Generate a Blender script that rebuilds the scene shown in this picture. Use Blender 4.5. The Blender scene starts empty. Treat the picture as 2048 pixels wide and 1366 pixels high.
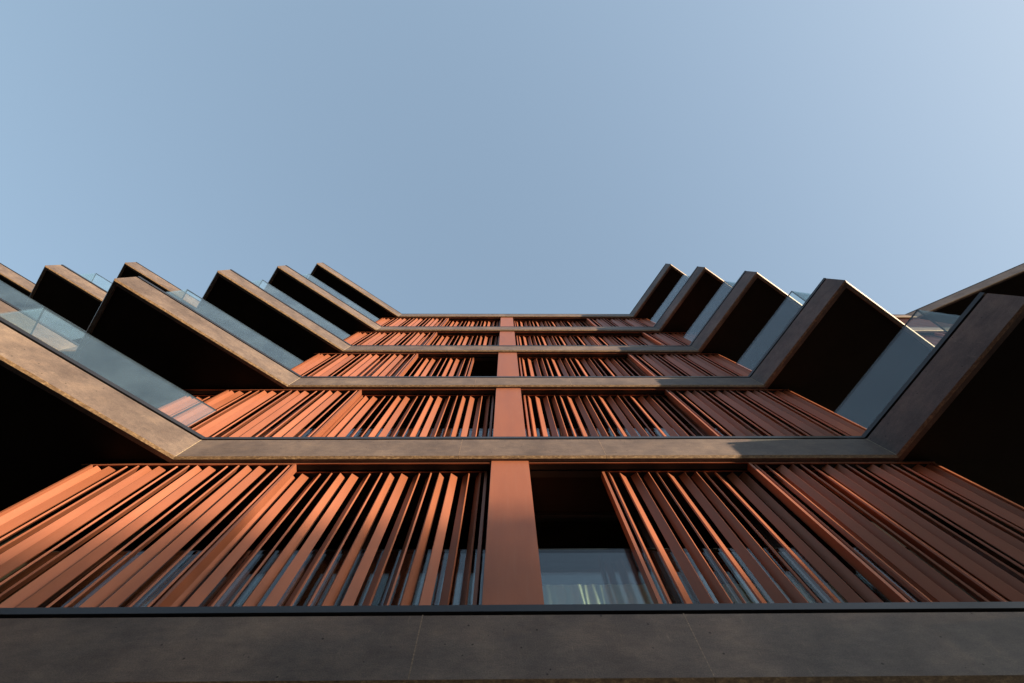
import bpy, bmesh, math, random
from mathutils import Vector, Matrix

# ------------------------------------------------------------------ camera
scene = bpy.context.scene
COL = scene.collection
CAM_H = 1.6
D = 2.411                      # camera to facade line (y = 0)
F_PX, TILT, YAW, ROLL = 1024.0, 0.17981, 0.07387, -0.07196

def rot_yaw_inv(v):
    c, s = math.cos(YAW), math.sin(YAW)
    return Vector((c*v[0] + s*v[1], -s*v[0] + c*v[1], v[2]))

right = Vector((1, 0, 0))
up = Vector((0, -math.cos(TILT), math.sin(TILT)))
fwd = Vector((0, math.sin(TILT), math.cos(TILT)))
cr, sr = math.cos(ROLL), math.sin(ROLL)
r2 = cr*right + sr*up
u2 = -sr*right + cr*up
r2, u2, f2 = rot_yaw_inv(r2), rot_yaw_inv(u2), rot_yaw_inv(fwd)
cam_d = bpy.data.cameras.new('camera')
cam_d.sensor_width = 36.0
cam_d.lens = F_PX/2048.0*36.0
cam_d.clip_start = 0.05
cam_d.clip_end = 2000.0
cam = bpy.data.objects.new('camera', cam_d)
COL.objects.link(cam)
M = Matrix.Identity(4)
for i in range(3):
    M[i][0] = r2[i]; M[i][1] = u2[i]; M[i][2] = -f2[i]
M[0][3], M[1][3], M[2][3] = 0.0, -D, CAM_H
cam.matrix_world = M
scene.camera = cam

# ------------------------------------------------------------------ light
SUN_EL = math.radians(3.4)
SUN_AZ = math.atan2(3.17, -1.91)          # towards +x, away from the facade
sun_dir = Vector((math.sin(SUN_AZ)*math.cos(SUN_EL), math.cos(SUN_AZ)*math.cos(SUN_EL), math.sin(SUN_EL)))
world = bpy.data.worlds.new('World')
scene.world = world
world.use_nodes = True
wn, wl = world.node_tree.nodes, world.node_tree.links
for n in list(wn): wn.remove(n)
w_out = wn.new('ShaderNodeOutputWorld')
w_bg = wn.new('ShaderNodeBackground')
w_sky = wn.new('ShaderNodeTexSky')
w_sky.sky_type = 'NISHITA'
w_sky.sun_disc = False
w_sky.sun_elevation = SUN_EL
w_sky.sun_rotation = SUN_AZ
w_sky.altitude = 50
w_sky.air_density = 1.0
w_sky.dust_density = 3.0
w_sky.ozone_density = 1.0
w_bg.inputs['Strength'].default_value = 0.15
w_gam = wn.new('ShaderNodeGamma'); w_gam.inputs['Gamma'].default_value = 0.50     # hazy evening sky: softer contrast
w_tint = wn.new('ShaderNodeMix'); w_tint.data_type = 'RGBA'; w_tint.blend_type = 'MULTIPLY'
w_tint.inputs[0].default_value = 1.0
w_tint.inputs[7].default_value = (1.327, 1.566, 1.846, 1)
wl.new(w_sky.outputs['Color'], w_gam.inputs['Color'])
wl.new(w_gam.outputs['Color'], w_tint.inputs[6])
wl.new(w_tint.outputs[2], w_bg.inputs['Color'])
wl.new(w_bg.outputs['Background'], w_out.inputs['Surface'])

sun_l = bpy.data.lights.new('sun', 'SUN')
sun_l.energy = 4.2
sun_l.angle = math.radians(0.53)
sun_l.color = (1.0, 0.72, 0.47)
sun = bpy.data.objects.new('sun', sun_l)
COL.objects.link(sun)
sun.rotation_euler = (-sun_dir).to_track_quat('-Z', 'Y').to_euler()
sun.location = (30, -18, 20)

scene.view_settings.view_transform = 'Standard'
scene.view_settings.look = 'None'
scene.view_settings.gamma = 1.0
scene.view_settings.exposure = 1.4
scene.view_settings.use_curve_mapping = False
scene.render.engine = 'CYCLES'
scene.cycles.max_bounces = 10
scene.cycles.transparent_max_bounces = 24

# ------------------------------------------------------------------ materials
def new_mat(name):
    m = bpy.data.materials.new(name); m.use_nodes = True
    nt = m.node_tree
    for n in list(nt.nodes): nt.nodes.remove(n)
    out = nt.nodes.new('ShaderNodeOutputMaterial')
    return m, nt, out

def pos_node(nt, scale=(1, 1, 1)):
    g = nt.nodes.new('ShaderNodeNewGeometry')
    mp = nt.nodes.new('ShaderNodeMapping')
    mp.inputs['Scale'].default_value = scale
    nt.links.new(g.outputs['Position'], mp.inputs['Vector'])
    return mp.outputs['Vector']

def noise(nt, vec, scale, detail=4, rough=0.55):
    n = nt.nodes.new('ShaderNodeTexNoise')
    n.inputs['Scale'].default_value = scale
    n.inputs['Detail'].default_value = detail
    n.inputs['Roughness'].default_value = rough
    nt.links.new(vec, n.inputs['Vector'])
    return n.outputs['Fac']

def ramp(nt, fac, stops):
    r = nt.nodes.new('ShaderNodeValToRGB')
    els = r.color_ramp.elements
    while len(els) < len(stops): els.new(0.5)
    for e, (p, c) in zip(els, stops):
        e.position = p; e.color = (*c, 1) if len(c) == 3 else c
    nt.links.new(fac, r.inputs['Fac'])
    return r.outputs['Color']

def mixc(nt, a, b, fac, mode='MIX'):
    m = nt.nodes.new('ShaderNodeMix'); m.data_type = 'RGBA'; m.blend_type = mode
    for sock, v in ((m.inputs[0], fac), (m.inputs[6], a), (m.inputs[7], b)):
        if hasattr(v, 'is_linked') or hasattr(v, 'links'): nt.links.new(v, sock)
        elif isinstance(v, (int, float)): sock.default_value = v
        else: sock.default_value = (*v, 1)
    return m.outputs[2]

def math_n(nt, op, a, b=None):
    m = nt.nodes.new('ShaderNodeMath'); m.operation = op
    for i, v in enumerate((a, b)):
        if v is None: continue
        if hasattr(v, 'links'): nt.links.new(v, m.inputs[i])
        else: m.inputs[i].default_value = v
    return m.outputs[0]

def bump(nt, h, strength=0.2, dist=0.01):
    b = nt.nodes.new('ShaderNodeBump')
    b.inputs['Strength'].default_value = strength
    b.inputs['Distance'].default_value = dist
    nt.links.new(h, b.inputs['Height'])
    return b.outputs['Normal']

def principled(nt, out, color, rough=0.5, metal=0.0, normal=None, spec=0.5):
    p = nt.nodes.new('ShaderNodeBsdfPrincipled')
    for sock, v in (('Base Color', color), ('Roughness', rough), ('Metallic', metal), ('Specular IOR Level', spec)):
        if hasattr(v, 'links'): nt.links.new(v, p.inputs[sock])
        elif isinstance(v, (int, float)): p.inputs[sock].default_value = v
        else: p.inputs[sock].default_value = (*v, 1)
    if normal is not None: nt.links.new(normal, p.inputs['Normal'])
    nt.links.new(p.outputs['BSDF'], out.inputs['Surface'])
    return p

def make_fascia():
    m, nt, out = new_mat('fascia_panel')
    v = pos_node(nt)
    big = noise(nt, v, 0.9, 5, 0.6)
    col = ramp(nt, big, [(0.32, (0.090, 0.075, 0.071)), (0.52, (0.130, 0.109, 0.102)), (0.72, (0.180, 0.151, 0.134))])
    vs = pos_node(nt, (7.0, 7.0, 16.0))           # fine horizontal trowel marks
    st = noise(nt, vs, 2.2, 6, 0.7)
    col = mixc(nt, col, ramp(nt, st, [(0.35, (0.80, 0.80, 0.81)), (0.62, (1.10, 1.08, 1.05))]), 0.30, 'MULTIPLY')
    vd = pos_node(nt, (34.0, 34.0, 6.0))
    dr = noise(nt, vd, 1.1, 4, 0.6)
    col = mixc(nt, col, (0.36, 0.30, 0.24), math_n(nt, 'MULTIPLY', ramp(nt, dr, [(0.62, (0, 0, 0)), (0.80, (1, 1, 1))]), 0.35))
    rt = nt.nodes.new('ShaderNodeMapping')                 # slanting brush and scrape marks
    rt.inputs['Rotation'].default_value = (0, math.radians(38), 0)
    rt.inputs['Scale'].default_value = (3.0, 3.0, 9.0)
    g0 = nt.nodes.new('ShaderNodeNewGeometry'); nt.links.new(g0.outputs['Position'], rt.inputs['Vector'])
    br = noise(nt, rt.outputs['Vector'], 2.0, 7, 0.72)
    col = mixc(nt, col, ramp(nt, br, [(0.36, (0.70, 0.70, 0.72)), (0.50, (1.0, 1.0, 1.0)), (0.68, (1.38, 1.33, 1.25))]), 0.50, 'MULTIPLY')
    cl = noise(nt, v, 3.2, 6, 0.68)                        # cloudy cement bloom
    col = mixc(nt, col, ramp(nt, cl, [(0.36, (0.74, 0.73, 0.74)), (0.52, (1, 1, 1)), (0.68, (1.32, 1.28, 1.2))]), 0.8, 'MULTIPLY')
    fine = noise(nt, v, 120.0, 3, 0.7)
    col = mixc(nt, col, ramp(nt, fine, [(0.34, (0.66, 0.66, 0.66)), (0.5, (1, 1, 1)), (0.66, (1.42, 1.38, 1.28))]), 0.75, 'MULTIPLY')
    vor = nt.nodes.new('ShaderNodeTexVoronoi'); vor.inputs['Scale'].default_value = 9.0
    nt.links.new(v, vor.inputs['Vector'])
    pore = ramp(nt, vor.outputs['Distance'], [(0.055, (0.25, 0.24, 0.23)), (0.085, (1, 1, 1))])
    col = mixc(nt, col, pore, 1.0, 'MULTIPLY')
    nrm = bump(nt, math_n(nt, 'ADD', math_n(nt, 'MULTIPLY', fine, 0.5), st), 0.25, 0.004)
    principled(nt, out, col, 0.55, 0.0, nrm, 0.35)
    return m

def make_chamfer():
    m, nt, out = new_mat('fascia_broken_edge')
    v = pos_node(nt, (22, 22, 60))
    n = noise(nt, v, 1.0, 6, 0.75)
    col = ramp(nt, n, [(0.32, (0.075, 0.052, 0.034)), (0.52, (0.19, 0.135, 0.085)), (0.70, (0.40, 0.30, 0.18))])
    n2 = noise(nt, pos_node(nt), 55.0, 4, 0.7)
    nrm = bump(nt, n2, 0.35, 0.006)
    principled(nt, out, col, 0.36, 0.0, nrm, 0.6)
    return m

def make_copper(name, c0, c1):
    m, nt, out = new_mat(name)
    v = pos_node(nt)
    n = noise(nt, pos_node(nt, (3, 3, 0.6)), 1.3, 4, 0.55)
    col = ramp(nt, n, [(0.3, c0), (0.7, c1)])
    fine = noise(nt, v, 260.0, 2, 0.5)
    col = mixc(nt, col, ramp(nt, fine, [(0.3, (0.9, 0.9, 0.9)), (0.7, (1.08, 1.08, 1.08))]), 0.6, 'MULTIPLY')
    rgh = math_n(nt, 'ADD', math_n(nt, 'MULTIPLY', n, 0.16), 0.34)
    oi = nt.nodes.new('ShaderNodeObjectInfo')
    col = mixc(nt, col, ramp(nt, oi.outputs['Random'], [(0.0, (0.88, 0.87, 0.86)), (1.0, (1.10, 1.10, 1.12))]), 1.0, 'MULTIPLY')
    dst = noise(nt, pos_node(nt, (14, 14, 1.2)), 1.6, 5, 0.65)
    col = mixc(nt, col, (0.40, 0.27, 0.20), math_n(nt, 'MULTIPLY', ramp(nt, dst, [(0.5, (0, 0, 0)), (0.8, (1, 1, 1))]), 0.10))
    principled(nt, out, col, rgh, 0.30, bump(nt, fine, 0.06, 0.002), 0.35)
    return m

def make_plain(name, c, rough, metal=0.0, var=0.15, sc=3.0, spec=0.5):
    m, nt, out = new_mat(name)
    n = noise(nt, pos_node(nt), sc, 5, 0.6)
    a = tuple(x*(1-var) for x in c); b = tuple(x*(1+var) for x in c)
    principled(nt, out, ramp(nt, n, [(0.3, a), (0.7, b)]), rough, metal, None, spec)
    return m

def make_glass(name, tint, f0=0.045, dust_sheen=0.0):
    m, nt, out = new_mat(name)
    lw = nt.nodes.new('ShaderNodeLayerWeight'); lw.inputs['Blend'].default_value = 0.5
    p5 = math_n(nt, 'POWER', lw.outputs['Facing'], 5.0)
    fr = math_n(nt, 'ADD', math_n(nt, 'MULTIPLY', p5, 1.0 - f0), f0)
    tr = nt.nodes.new('ShaderNodeBsdfTransparent'); tr.inputs['Color'].default_value = (*tint, 1)
    gl = nt.nodes.new('ShaderNodeBsdfGlossy'); gl.inputs['Roughness'].default_value = 0.01
    gl.inputs['Color'].default_value = (0.95, 0.97, 1.0, 1)
    mx = nt.nodes.new('ShaderNodeMixShader')
    nt.links.new(fr, mx.inputs[0]); nt.links.new(tr.outputs[0], mx.inputs[1]); nt.links.new(gl.outputs[0], mx.inputs[2])
    df = nt.nodes.new('ShaderNodeBsdfDiffuse'); df.inputs['Color'].default_value = (0.42, 0.68, 0.98, 1)  # dust film tinted blue, puts sky sheen into the pane colour
    mx2 = nt.nodes.new('ShaderNodeMixShader'); n = noise(nt, pos_node(nt, (1, 1, 0.5)), 2.5, 4, 0.6)
    nt.links.new(math_n(nt, 'MULTIPLY', n, 2*dust_sheen), mx2.inputs[0])
    nt.links.new(mx.outputs[0], mx2.inputs[1]); nt.links.new(df.outputs[0], mx2.inputs[2])
    nt.links.new(mx2.outputs[0], out.inputs['Surface'])
    return m

MAT = {}
MAT['fascia'] = make_fascia()
MAT['edge'] = make_chamfer()
MAT['copper'] = make_copper('copper_shutter_paint', (0.300, 0.112, 0.061), (0.352, 0.135, 0.076))
MAT['joint_highlight'] = make_plain('gold_highlight_joint', (0.42, 0.35, 0.24), 0.7, 0.0, 0.4, 30.0)  # pale gold paint standing in for the highlight along mitre edges
MAT['rail'] = make_plain('anthracite_rail', (0.020, 0.022, 0.028), 0.32, 0.0, 0.2, 2.0)
MAT['gap'] = make_plain('shadow_gap', (0.010, 0.010, 0.010), 0.8)
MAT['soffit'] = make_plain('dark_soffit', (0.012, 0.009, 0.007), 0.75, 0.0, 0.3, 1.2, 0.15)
MAT['frame'] = make_plain('window_frame_dark', (0.015, 0.015, 0.016), 0.4)
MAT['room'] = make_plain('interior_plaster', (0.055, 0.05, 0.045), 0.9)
MAT['glass'] = make_glass('balustrade_glass', (0.90, 0.955, 0.945), 0.055, 0.040)
MAT['glass_edge'] = make_plain('glass_edge_seal', (0.025, 0.035, 0.035), 0.25)
MAT['guard'] = make_glass('guard_glass', (0.90, 0.95, 0.94), 0.06)
MAT['pane'] = make_glass('window_glass', (0.80, 0.87, 0.85), 0.06)
MAT['curtain'] = make_plain('curtain_cloth', (0.48, 0.50, 0.42), 0.9, 0.0, 0.06, 6.0, 0.2)
MAT['paving'] = make_plain('paving', (0.065, 0.062, 0.060), 0.85, 0.0, 0.25, 0.8)
MAT['base'] = make_plain('ground_floor_cladding', (0.05, 0.046, 0.044), 0.5, 0.0, 0.2, 1.0)
MAT['bark'] = make_plain('bark', (0.06, 0.045, 0.03), 0.9)
MAT['leaf'] = make_plain('leaf', (0.05, 0.09, 0.025), 0.6, 0.0, 0.3, 0.7)

# ------------------------------------------------------------------ mesh helpers
def link(name, me, parent=None, mats=()):
    o = bpy.data.objects.new(name, me); COL.objects.link(o)
    if parent is not None: o.parent = parent
    for m in mats:
        if me is not None and m.name not in me.materials: me.materials.append(m)
    return o

def mesh_from(verts, faces, mi=None):
    me = bpy.data.meshes.new('mesh')
    me.from_pydata([tuple(v) for v in verts], [], faces)
    if mi:
        for p, i in zip(me.polygons, mi): p.material_index = i
    bm = bmesh.new(); bm.from_mesh(me)
    bmesh.ops.recalc_face_normals(bm, faces=bm.faces)
    bm.to_mesh(me); bm.free()
    return me

def box_data(x0, x1, y0, y1, z0, z1):
    v = [(x, y, z) for x in (x0, x1) for y in (y0, y1) for z in (z0, z1)]
    f = [(0, 1, 3, 2), (4, 6, 7, 5), (0, 4, 5, 1), (2, 3, 7, 6), (0, 2, 6, 4), (1, 5, 7, 3)]
    return v, f

def boxes(name, lst, mat, parent=None):
    V, Fs = [], []
    for b in lst:
        v, f = box_data(*b); o = len(V)
        V += v; Fs += [tuple(i+o for i in q) for q in f]
    return link(name, mesh_from(V, Fs), parent, [mat])

def prism(poly, z0, z1):
    n = len(poly)
    V = [(x, y, z0) for x, y in poly] + [(x, y, z1) for x, y in poly]
    Fs = [tuple(range(n))[::-1], tuple(range(n, 2*n))] + [(i, (i+1) % n, n+(i+1) % n, n+i) for i in range(n)]
    return mesh_from(V, Fs)

def sweep(name, a_fn, b_fn, prof, mat_list, mi, parent):
    """profile [(inward offset, z)] swept from a_fn(offset) to b_fn(offset)"""
    n = len(prof)
    V = [(*a_fn(d), z) for d, z in prof] + [(*b_fn(d), z) for d, z in prof]
    Fs = [(i, (i+1) % n, n+(i+1) % n, n+i) for i in range(n)] + [tuple(range(n))[::-1], tuple(range(n, 2*n))]
    return link(name, mesh_from(V, Fs, mi + [0, 0]), parent, mat_list)

def empty(name, loc=(0, 0, 0)):
    o = bpy.data.objects.new(name, None); COL.objects.link(o); o.location = loc
    o.empty_display_size = 0.3
    return o

# ------------------------------------------------------------------ plan of the facade line
TOOTH = (1.262, 4.092, 1.89)           # peak offset, length along the facade, projection
def tooth(x0): return [(x0, 0.0), (x0+TOOTH[0], -TOOTH[2]), (x0+TOOTH[1], 0.0)]
TEETH_X = [-19.72, -14.735, -7.965, 4.68]
WING0, WING1 = (15.15, 0.0), (23.4, -3.80)
PLAN = [(-23.0, 0.0)]
for x0 in TEETH_X: PLAN += tooth(x0)
PLAN += [WING0, WING1, (27.0, 4.0)]
BACK = 4.6

def offset_pt(i, d):
    p = Vector(PLAN[i])
    def nrm(a, b):
        t = (Vector(b)-Vector(a)).normalized()
        return Vector((-t.y, t.x))          # left of travel = inward (+y for +x travel)
    n1 = nrm(PLAN[i-1], PLAN[i]) if i > 0 else None
    n2 = nrm(PLAN[i], PLAN[i+1]) if i < len(PLAN)-1 else None
    if n1 is None: return p + n2*d
    if n2 is None: return p + n1*d
    b = (n1+n2).normalized()
    return p + b*(d/max(0.2, b.dot(n1)))

Z1, DZ, HF = CAM_H + 6.263, 3.2, 0.538
def ztop(k): return Z1 + (k-1)*DZ
def zbot(k): return ztop(k) - HF

building = empty('apartment_building')
building['label'] = 'dark apartment block with saw-tooth balconies, copper slatted shutters and brown fascia bands'
building['category'] = 'building'

GAP = 0.0015
def seg_fns(i, t0=None, t1=None):
    """end functions of plan segment i -> i+1 ; t0/t1 cut it at metres from its start (square cut)"""
    A, B = Vector(PLAN[i]), Vector(PLAN[i+1])
    t = (B-A).normalized(); n = Vector((-t.y, t.x))
    def a(d):
        return tuple(offset_pt(i, d) + t*GAP) if t0 is None else tuple(A + t*(t0+GAP) + n*d)
    def b(d):
        return tuple(offset_pt(i+1, d) - t*GAP) if t1 is None else tuple(A + t*(t1-GAP) + n*d)
    return a, b

def fascia(k, i, parent, t0=None, t1=None):
    zt, zb = ztop(k)-0.012, zbot(k)
    a, b = seg_fns(i, t0, t1)
    prof = [(0.0, zt-0.009), (0.009, zt), (0.085, zt), (0.085, zb-0.03), (0.026, zb-0.03), (0.0, zb)]
    return sweep('fascia_panel', a, b, prof, [MAT['fascia'], MAT['edge']], [1, 0, 0, 0, 1, 0], parent)

def rail(k, i, parent, h=0.066, t0=None, t1=None):
    zt = ztop(k)
    a, b = seg_fns(i, t0, t1)
    prof = [(-0.004, zt+0.012), (-0.004, zt+h), (0.0, zt+h+0.004), (0.062, zt+h+0.004), (0.062, zt+0.012)]
    r = sweep('rail', a, b, prof, [MAT['rail']], [0]*5, parent)
    g = [(0.028, zt-0.0115), (0.028, zt+0.0115), (0.058, zt+0.0115), (0.058, zt-0.0115)]
    sweep('rail_shadow', a, b, g, [MAT['gap']], [0]*4, parent)  # recessed strip, its black colour stands for the shadow under the rail
    return r

def glass_pane(name, p0, p1, z0, z1, parent, th=0.017, mat='glass'):
    a, b = Vector(p0), Vector(p1)
    t = (b-a).normalized(); n = Vector((-t.y, t.x))*th
    poly = [tuple(a), tuple(b), tuple(b+n), tuple(a+n)]
    g = link(name, prism(poly, z0, z1), parent, [MAT[mat]])
    return g

def edge_strip(p0, p1, z0, z1, parent, e=0.006):
    """polished dark edge line along the top and both ends of a pane"""
    a, b = Vector(p0), Vector(p1)
    t = (b-a).normalized(); n = Vector((-t.y, t.x))
    V, Fs = [], []
    def add(q0, q1, za, zb):
        poly = [q0-n*0.002, q1-n*0.002, q1+n*0.019, q0+n*0.019]
        o = len(V)
        V.extend([(p.x, p.y, za) for p in poly]+[(p.x, p.y, zb) for p in poly])
        Fs.extend([tuple(o+j for j in f) for f in ((3, 2, 1, 0), (4, 5, 6, 7), (0, 1, 5, 4), (1, 2, 6, 5), (2, 3, 7, 6), (3, 0, 4, 7))])
    add(a, b, z1+0.0005, z1+e)
    return link('edge_trim', mesh_from(V, Fs), parent, [MAT['glass_edge']])

GL_H = 0.79
for k in range(0, 6):
    zs0, zs1 = zbot(k)+0.02, ztop(k)-0.06
    # floor slab with the flat bands of the facade
    slab_poly = [(-23.0, 0.085), (15.15, 0.085), (27.0, 0.085), (27.0, BACK), (-23.0, BACK)]
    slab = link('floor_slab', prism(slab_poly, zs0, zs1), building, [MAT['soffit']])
    slab['label'] = 'dark floor slab edge with brown fascia band and anthracite rail'
    h = 0.076 if k < 5 else 0.034
    for i in range(len(PLAN)-1):
        A, B = PLAN[i], PLAN[i+1]
        flat = abs(A[1]) < 1e-6 and abs(B[1]) < 1e-6
        if not flat: continue
        if abs(A[0]+3.873) < 0.1:
            cuts = [None, -0.55-A[0], 1.20-A[0], None]
        else:
            cuts = [None, None]
        for c0, c1 in zip(cuts[:-1], cuts[1:]): fascia(k, i, slab, c0, c1)
        rail(k, i, slab, h)
    # mortar lines in the band
    for xj in (-0.55, 1.20):
        link('joint', prism([(xj-0.0035, -0.0008), (xj+0.0035, -0.0008), (xj+0.003, 0.02), (xj-0.003, 0.02)], zbot(k)+0.001, ztop(k)-0.014), slab, [MAT['edge']])
    # saw-tooth balconies
    for ti, x0 in enumerate(TEETH_X):
        i = 1 + 3*ti
        pin = offset_pt(i+1, 0.085)
        def cutx(j):      # where the inner fascia line meets y = 0.085
            p, q = offset_pt(j, 0.085), offset_pt(j+1, 0.085)
            return p, q
        a0, _ = cutx(i); _, c0 = cutx(i+1)
        poly = [(a0.x, 0.0845), (pin.x, pin.y), (c0.x, 0.0845)]
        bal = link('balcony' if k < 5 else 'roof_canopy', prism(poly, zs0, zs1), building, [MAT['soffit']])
        for j in (i, i+1):
            fascia(k, j, bal); rail(k, j, bal, h)
        for vi in (i, i+2):
            pv = Vector(PLAN[vi]); bx_ = (offset_pt(vi, 1.0)-pv).normalized(); tx = Vector((-bx_.y, bx_.x))
            pj = [pv-bx_*0.0012-tx*0.005, pv-bx_*0.0012+tx*0.005, pv+bx_*0.02+tx*0.004, pv+bx_*0.02-tx*0.004]
            link('joint', prism([tuple(q) for q in pj], zbot(k)+0.001, ztop(k)-0.014), bal, [MAT['joint_highlight']])
        if 0 < k < 5:
            r0, pk, c = Vector(PLAN[i]), Vector(PLAN[i+1]), Vector(PLAN[i+2])
            z0, z1 = ztop(k)+0.05, ztop(k)+GL_H
            ts = (pk-r0).normalized(); tl = (c-pk).normalized()
            ns = Vector((-ts.y, ts.x)); nl = Vector((-tl.y, tl.x))
            if x0 < 0:      # pane along the long face, return pane set in from the short face
                q0 = pk + tl*0.49 + nl*0.020
                q1 = c - tl*0.27 + nl*0.020
                g = glass_pane('glass_panel', q0, q1, z0, z1, bal)
                edge_strip(q0, q1, z0, z1, g)
                s0 = q0 + nl*0.022; s1 = q0 + nl*1.62
                g = glass_pane('glass_panel', s1, s0, z0, z1, bal)
                edge_strip(s1, s0, z0, z1, g)
            else:           # pane along the short face, return pane set in from the long face
                q0 = r0 + ts*0.12 + ns*0.020
                q1 = r0 + ts*1.93 + ns*0.020
                g = glass_pane('glass_panel', q0, q1, z0, z1, bal)
                edge_strip(q0, q1, z0, z1, g)
                s0 = q1 + ns*0.022; s1 = q1 + ns*2.5
                g = glass_pane('glass_panel', s0, s1, z0, z1, bal)
                edge_strip(s0, s1, z0, z1, g)
    # the angled wing at the end
    iw = 1 + 3*len(TEETH_X)
    if k >= 4:
        pw = [(offset_pt(iw, .085).x, 0.0845), tuple(offset_pt(iw+1, .085)), (26.9, 0.0845)]
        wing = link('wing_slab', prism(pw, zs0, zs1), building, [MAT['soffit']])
        fascia(k, iw, wing); rail(k, iw, wing, h)

# ------------------------------------------------------------------ pillars
for k in range(1, 6):
    z0, z1 = ztop(k-1)-0.06, zbot(k)+0.018
    me = prism([(-0.164, 0.052), (0.276, 0.052), (0.276, 0.62), (-0.164, 0.62)], z0, z1)
    bm = bmesh.new(); bm.from_mesh(me)
    bmesh.ops.bevel(bm, geom=[e for e in bm.edges if abs(e.verts[0].co.z-e.verts[1].co.z) > 1], offset=0.004, segments=2, affect='EDGES')
    bm.to_mesh(me); bm.free()
    link('pillar', me, building, [MAT['copper']])

# ------------------------------------------------------------------ sliding shutters
ANG = [52, 34, -37, -54]
SLAT_W, SLAT_T, DEP = 0.090, 0.018, 0.092
slat_cache = {}
def slat_mesh(h):
    key = round(h, 3)
    if key not in slat_cache:
        v, f = box_data(-SLAT_W/2, SLAT_W/2, -SLAT_T/2, SLAT_T/2, 0, h)
        me = mesh_from(v, f)
        bm = bmesh.new(); bm.from_mesh(me)
        bmesh.ops.bevel(bm, geom=[e for e in bm.edges if abs(e.verts[0].co.z-e.verts[1].co.z) > 1], offset=0.0012, segments=1, affect='EDGES')
        bm.to_mesh(me); bm.free()
        me.materials.append(MAT['copper'])
        slat_cache[key] = me
    return slat_cache[key]

random.seed(4)
def shutter(x0, x1, y0, k, single=True, n=16):
    z0, z1 = ztop(k-1)-0.03, zbot(k)-(0.062 if y0 < 0.1 else 0.046)
    st = 0.030
    sh = boxes('shutter', [(x0, x0+st, y0, y0+DEP, z0, z1), (x1-st, x1, y0, y0+DEP, z0, z1),
                           (x0+st, x1-st, y0, y0+0.012, z1-0.016, z1-0.0005), (x0+st, x1-st, y0, y0+DEP, z0+0.0005, z0+0.03)], MAT['copper'], building)
    sp = (x1-x0-2*st)/n
    h = (z1-0.018)-(z0+0.032)
    V, Fs = [], []
    for j in range(n):
        a = math.radians(ANG[j % 4] + random.uniform(-1.2, 1.2))
        x = x0+st+sp*(j+0.5); y = y0+DEP/2
        if single:
            o = link('slat', slat_mesh(h), sh)
            o.location = (x, y, z0+0.031); o.rotation_euler = (0, 0, a)
        else:
            v, f = box_data(-SLAT_W/2, SLAT_W/2, -SLAT_T/2, SLAT_T/2, z0+0.031, z0+0.031+h)
            c, s = math.cos(a), math.sin(a); off = len(V)
            V += [(x+c*p[0]-s*p[1], y+s*p[0]+c*p[1], p[2]) for p in v]
            Fs += [tuple(i+off for i in q) for q in f]
    if not single:
        o = link('slats', mesh_from(V, Fs), sh, [MAT['copper']]); o['kind'] = 'stuff'
    return sh

YO, YI = 0.070, 0.172
LAYOUT = {
    1: [(-4.81, -2.44, YO), (-2.59, -0.21, YI), (1.14, 3.76, YI, 18), (2.87, 5.09, YO)],
    2: [(-4.93, -2.56, YO), (-2.57, -0.20, YI), (-5.67, -3.30, YI), (0.33, 2.95, YI, 18), (2.87, 5.10, YO)],
    3: [(-4.46, -2.09, YO), (-3.12, -0.75, YI), (0.33, 2.95, YI, 18), (2.95, 5.14, YO)],
    4: [(-4.43, -2.05, YO), (-2.55, -0.18, YI), (0.34, 2.57, YI), (2.60, 4.83, YI), (4.14, 6.37, YO)],
    5: [(-4.45, -2.05, YO), (-2.55, -0.19, YI), (0.33, 2.95, YI, 18), (2.95, 5.14, YO)],
}
for k, lst in LAYOUT.items():
    for l in lst: shutter(*l[:3], k, k <= 3, l[3] if len(l) > 3 else 16)
for k in (4, 5):                       # flat bay between the saw-teeth and the angled wing
    for q in range(3):
        shutter(8.9+q*2.1, 8.9+q*2.1+2.06, YO if q != 1 else YI, k, False)
# head tracks the shutters run in
for k, lst in LAYOUT.items():
    z = zbot(k)
    for xa, xb in ((min(l[0] for l in lst)-0.12, -0.172), (0.284, max(l[1] for l in lst)+0.02)):
        tr = boxes('shutter_track', [(xa, xb, 0.068, 0.082, z-0.060, z-0.048)], MAT['copper'], building)
        boxes('track_shade', [(xa, xb, 0.084, 0.150, z-0.0600, z+0.0185)], MAT['gap'], tr)  # black box painting in the shade between track and soffit
        boxes('inner_track', [(xa, xb, 0.176, 0.258, z-0.044, z+0.0185)], MAT['gap'], tr)

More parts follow.
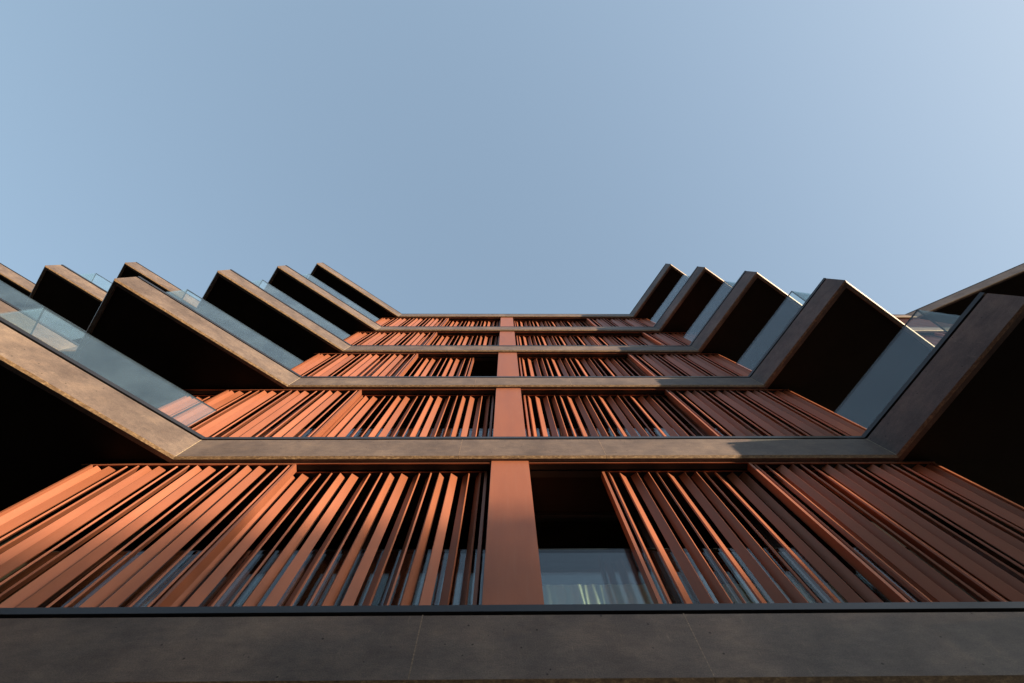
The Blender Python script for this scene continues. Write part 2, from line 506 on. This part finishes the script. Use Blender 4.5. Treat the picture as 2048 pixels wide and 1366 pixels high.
# ------------------------------------------------------------------ glass guards and windows behind the shutters
for k in range(1, 6):
    z0, z1 = ztop(k-1)-0.03, zbot(k)+0.016
    for xa, xb in ((-5.6, -0.17), (0.285, 5.6)):
        n = 3; w = (xb-xa)/n
        for j in range(n):
            g = glass_pane('glass_guard', (xa+j*w+0.004, 0.295), (xa+(j+1)*w-0.004, 0.295), ztop(k-1), ztop(k-1)+1.20, building, mat='guard')
            edge_strip((xa+j*w+0.004, 0.295), (xa+(j+1)*w-0.004, 0.295), ztop(k-1), ztop(k-1)+1.20, g)
        n = 4; w = (xb-xa)/n
        for j in range(n):
            x0, x1 = xa+j*w+0.003, xa+(j+1)*w-0.003
            fr = 0.055
            win = boxes('window', [(x0, x0+fr, 0.74, 0.82, z0, z1), (x1-fr, x1, 0.74, 0.82, z0, z1),
                                   (x0+fr, x1-fr, 0.74, 0.82, z1-0.07, z1-0.001), (x0+fr, x1-fr, 0.74, 0.82, z0+0.001, z0+0.07)], MAT['frame'], building)
            link('pane', prism([(x0+fr, 0.77), (x1-fr, 0.77), (x1-fr, 0.788), (x0+fr, 0.788)], z0+0.07, z1-0.07), win, [MAT['pane']])
    # rooms behind and recessed walls beside
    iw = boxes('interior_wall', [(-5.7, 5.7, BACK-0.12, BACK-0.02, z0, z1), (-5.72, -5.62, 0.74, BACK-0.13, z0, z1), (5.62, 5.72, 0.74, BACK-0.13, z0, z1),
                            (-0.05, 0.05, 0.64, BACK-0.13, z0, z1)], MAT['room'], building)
    boxes('recess_wall', [(-22.9, -5.74, 1.4, 1.5, z0, z1), (5.74, 26.9, 1.4, 1.5, z0, z1)], MAT['base'], building)

def curtain(x0, x1, z0, z1, y, label, seed):
    random.seed(seed)
    n = 120; V, Fs = [], []
    ph = [random.uniform(0, 6) for _ in range(3)]
    for i in range(n+1):
        t = i/n; x = x0+(x1-x0)*t
        dy = 0.035*math.sin(2*math.pi*t*(x1-x0)/0.17+ph[0]+0.9*math.sin(5*t+ph[1])) + 0.01*math.sin(40*t+ph[2])
        V += [(x, y+dy*1.15, z0), (x+0.01*math.sin(9*t), y+dy, (z0+z1)/2), (x, y+dy*0.12, z1)]
    for i in range(n):
        a = 3*i
        Fs += [(a, a+3, a+4, a+1), (a+1, a+4, a+5, a+2)]
    me = mesh_from(V, Fs)
    for p in me.polygons: p.use_smooth = True
    o = link('curtain', me, None, [MAT['curtain']])
    md = o.modifiers.new('thick', 'SOLIDIFY'); md.thickness = 0.004
    o['label'] = label; o['category'] = 'curtain'; o['group'] = 'curtains behind the windows'
    return o
curtain(0.32, 1.55, ztop(0)+0.02, CAM_H+4.74, 1.0, 'pale pleated curtain behind the open gap beside the lowest copper pillar', 1)
curtain(2.2, 3.5, ztop(0)+0.02, CAM_H+4.74, 1.0, 'pale pleated curtain behind the lowest slatted shutters, away from the pillar', 2)

# ------------------------------------------------------------------ ground floor and ground
boxes('ground_floor_wall', [(-23, 27, 0.9, 1.1, 0.0, zbot(0)+0.018)], MAT['base'], building)
def ground(name, x0, x1, y0, y1, z, mat):
    o = link(name, mesh_from([(x0, y0, z), (x1, y0, z), (x1, y1, z), (x0, y1, z)], [(0, 1, 2, 3)]), None, [mat])
    o['kind'] = 'structure'; return o
ground('ground', -900, 900, -900, 900, 0.0, MAT['paving'])

# ------------------------------------------------------------------ unseen trees added before the low sun to shade the lower floors
sd = Vector((sun_dir.x, sun_dir.y)).normalized()
sp_ = Vector((-sd.y, sd.x))
def shade_tree(base, height, seed, label):
    rng = random.Random(seed)
    root = empty('shade_tree', (base.x, base.y, 0))
    root['label'] = label; root['category'] = 'tree'; root['group'] = 'unseen trees added for shade'
    V, Fs = [], []
    def limb(p, q, r0, r1, n=7):
        ax = (q-p).normalized(); a = ax.orthogonal().normalized(); b = ax.cross(a)
        o = len(V)
        for c, r in ((p, r0), (q, r1)):
            for i in range(n):
                t = 2*math.pi*i/n; V.append(c+a*(r*math.cos(t))+b*(r*math.sin(t)))
        Fs.extend([(o+i, o+(i+1) % n, o+n+(i+1) % n, o+n+i) for i in range(n)])
    fork = Vector((0, 0, height*0.34))
    limb(Vector((0, 0, 0)), fork, 0.17, 0.12)
    tips = []
    for i in range(7):
        t = 2*math.pi*i/7+rng.uniform(-.3, .3)
        tip = Vector((math.cos(t)*rng.uniform(1.0, 2.0), math.sin(t)*rng.uniform(1.0, 2.0), height*rng.uniform(0.6, 0.88)))
        limb(fork, tip, 0.08, 0.02, 5); tips.append(tip)
    limb(fork, Vector((rng.uniform(-.2, .2), 0, height*0.92)), 0.09, 0.02, 5)
    link('trunk', mesh_from(V, Fs), root, [MAT['bark']])
    V, Fs = [], []
    zc = height*0.62
    while len(Fs) < 12000:
        t = rng.random()
        z = height*(0.30+0.70*(1-math.sqrt(1-t)*1.0) if rng.random() < 0.12 else 0.30+0.70*rng.betavariate(2.3, 2.0))
        u = (z/height-0.30)/0.70
        rad = 2.7*math.sqrt(max(0, 1-(2*u-0.85)**2/1.4))
        a = rng.uniform(0, 2*math.pi); r = rad*math.sqrt(rng.random())
        c = Vector((r*math.cos(a), r*math.sin(a), z))
        d1 = Vector((rng.gauss(0, 1), rng.gauss(0, 1), rng.gauss(0, 1))).normalized()
        d2 = d1.orthogonal().normalized()
        l, w = rng.uniform(0.07, 0.12), rng.uniform(0.035, 0.06)
        o = len(V)
        V += [c-d1*l, c+d2*w, c+d1*l, c-d2*w]; Fs.append((o, o+1, o+2, o+3))
    link('crown', mesh_from(V, Fs), root, [MAT['leaf']])
for j in range(7):
    p = sd*(62+(j % 3)*3.0) + sp_*(-12.5+j*3.9)
    shade_tree(p, 10.05+0.35*math.sin(j*2.1), 20+j, 'unseen green tree added across the forecourt to shade the lowest floors')

# ------------------------------------------------------------------ unseen block added across the street to cut the lower sky light
opp = empty('sky_blocker', (-27, -24, 0))
opp['label'] = 'unseen dark brick block added across the street to dim the sky light'
opp['category'] = 'building'
def obox(name, x0, x1, y0, y1, z0, z1, mat, parent):
    o = boxes(name, [(x0+27, x1+27, y0+24, y1+24, z0, z1)], mat, opp if parent is None else parent); return o
MAT['brick'] = make_plain('dark_brick', (0.075, 0.055, 0.045), 0.85, 0.0, 0.3, 4.0)
obox('wall', -60, 2, -32, -16, 0, 21.6, MAT['brick'], None)
obox('roof', -60.2, 2.2, -32.2, -15.8, 21.604, 22.0, MAT['base'], None)
for r in range(5):
    for c in range(15):
        x = -58.5+c*4.0
        obox('window', x, x+1.8, -16.001, -15.95, 2.0+r*3.6, 4.0+r*3.6, MAT['frame'], None)
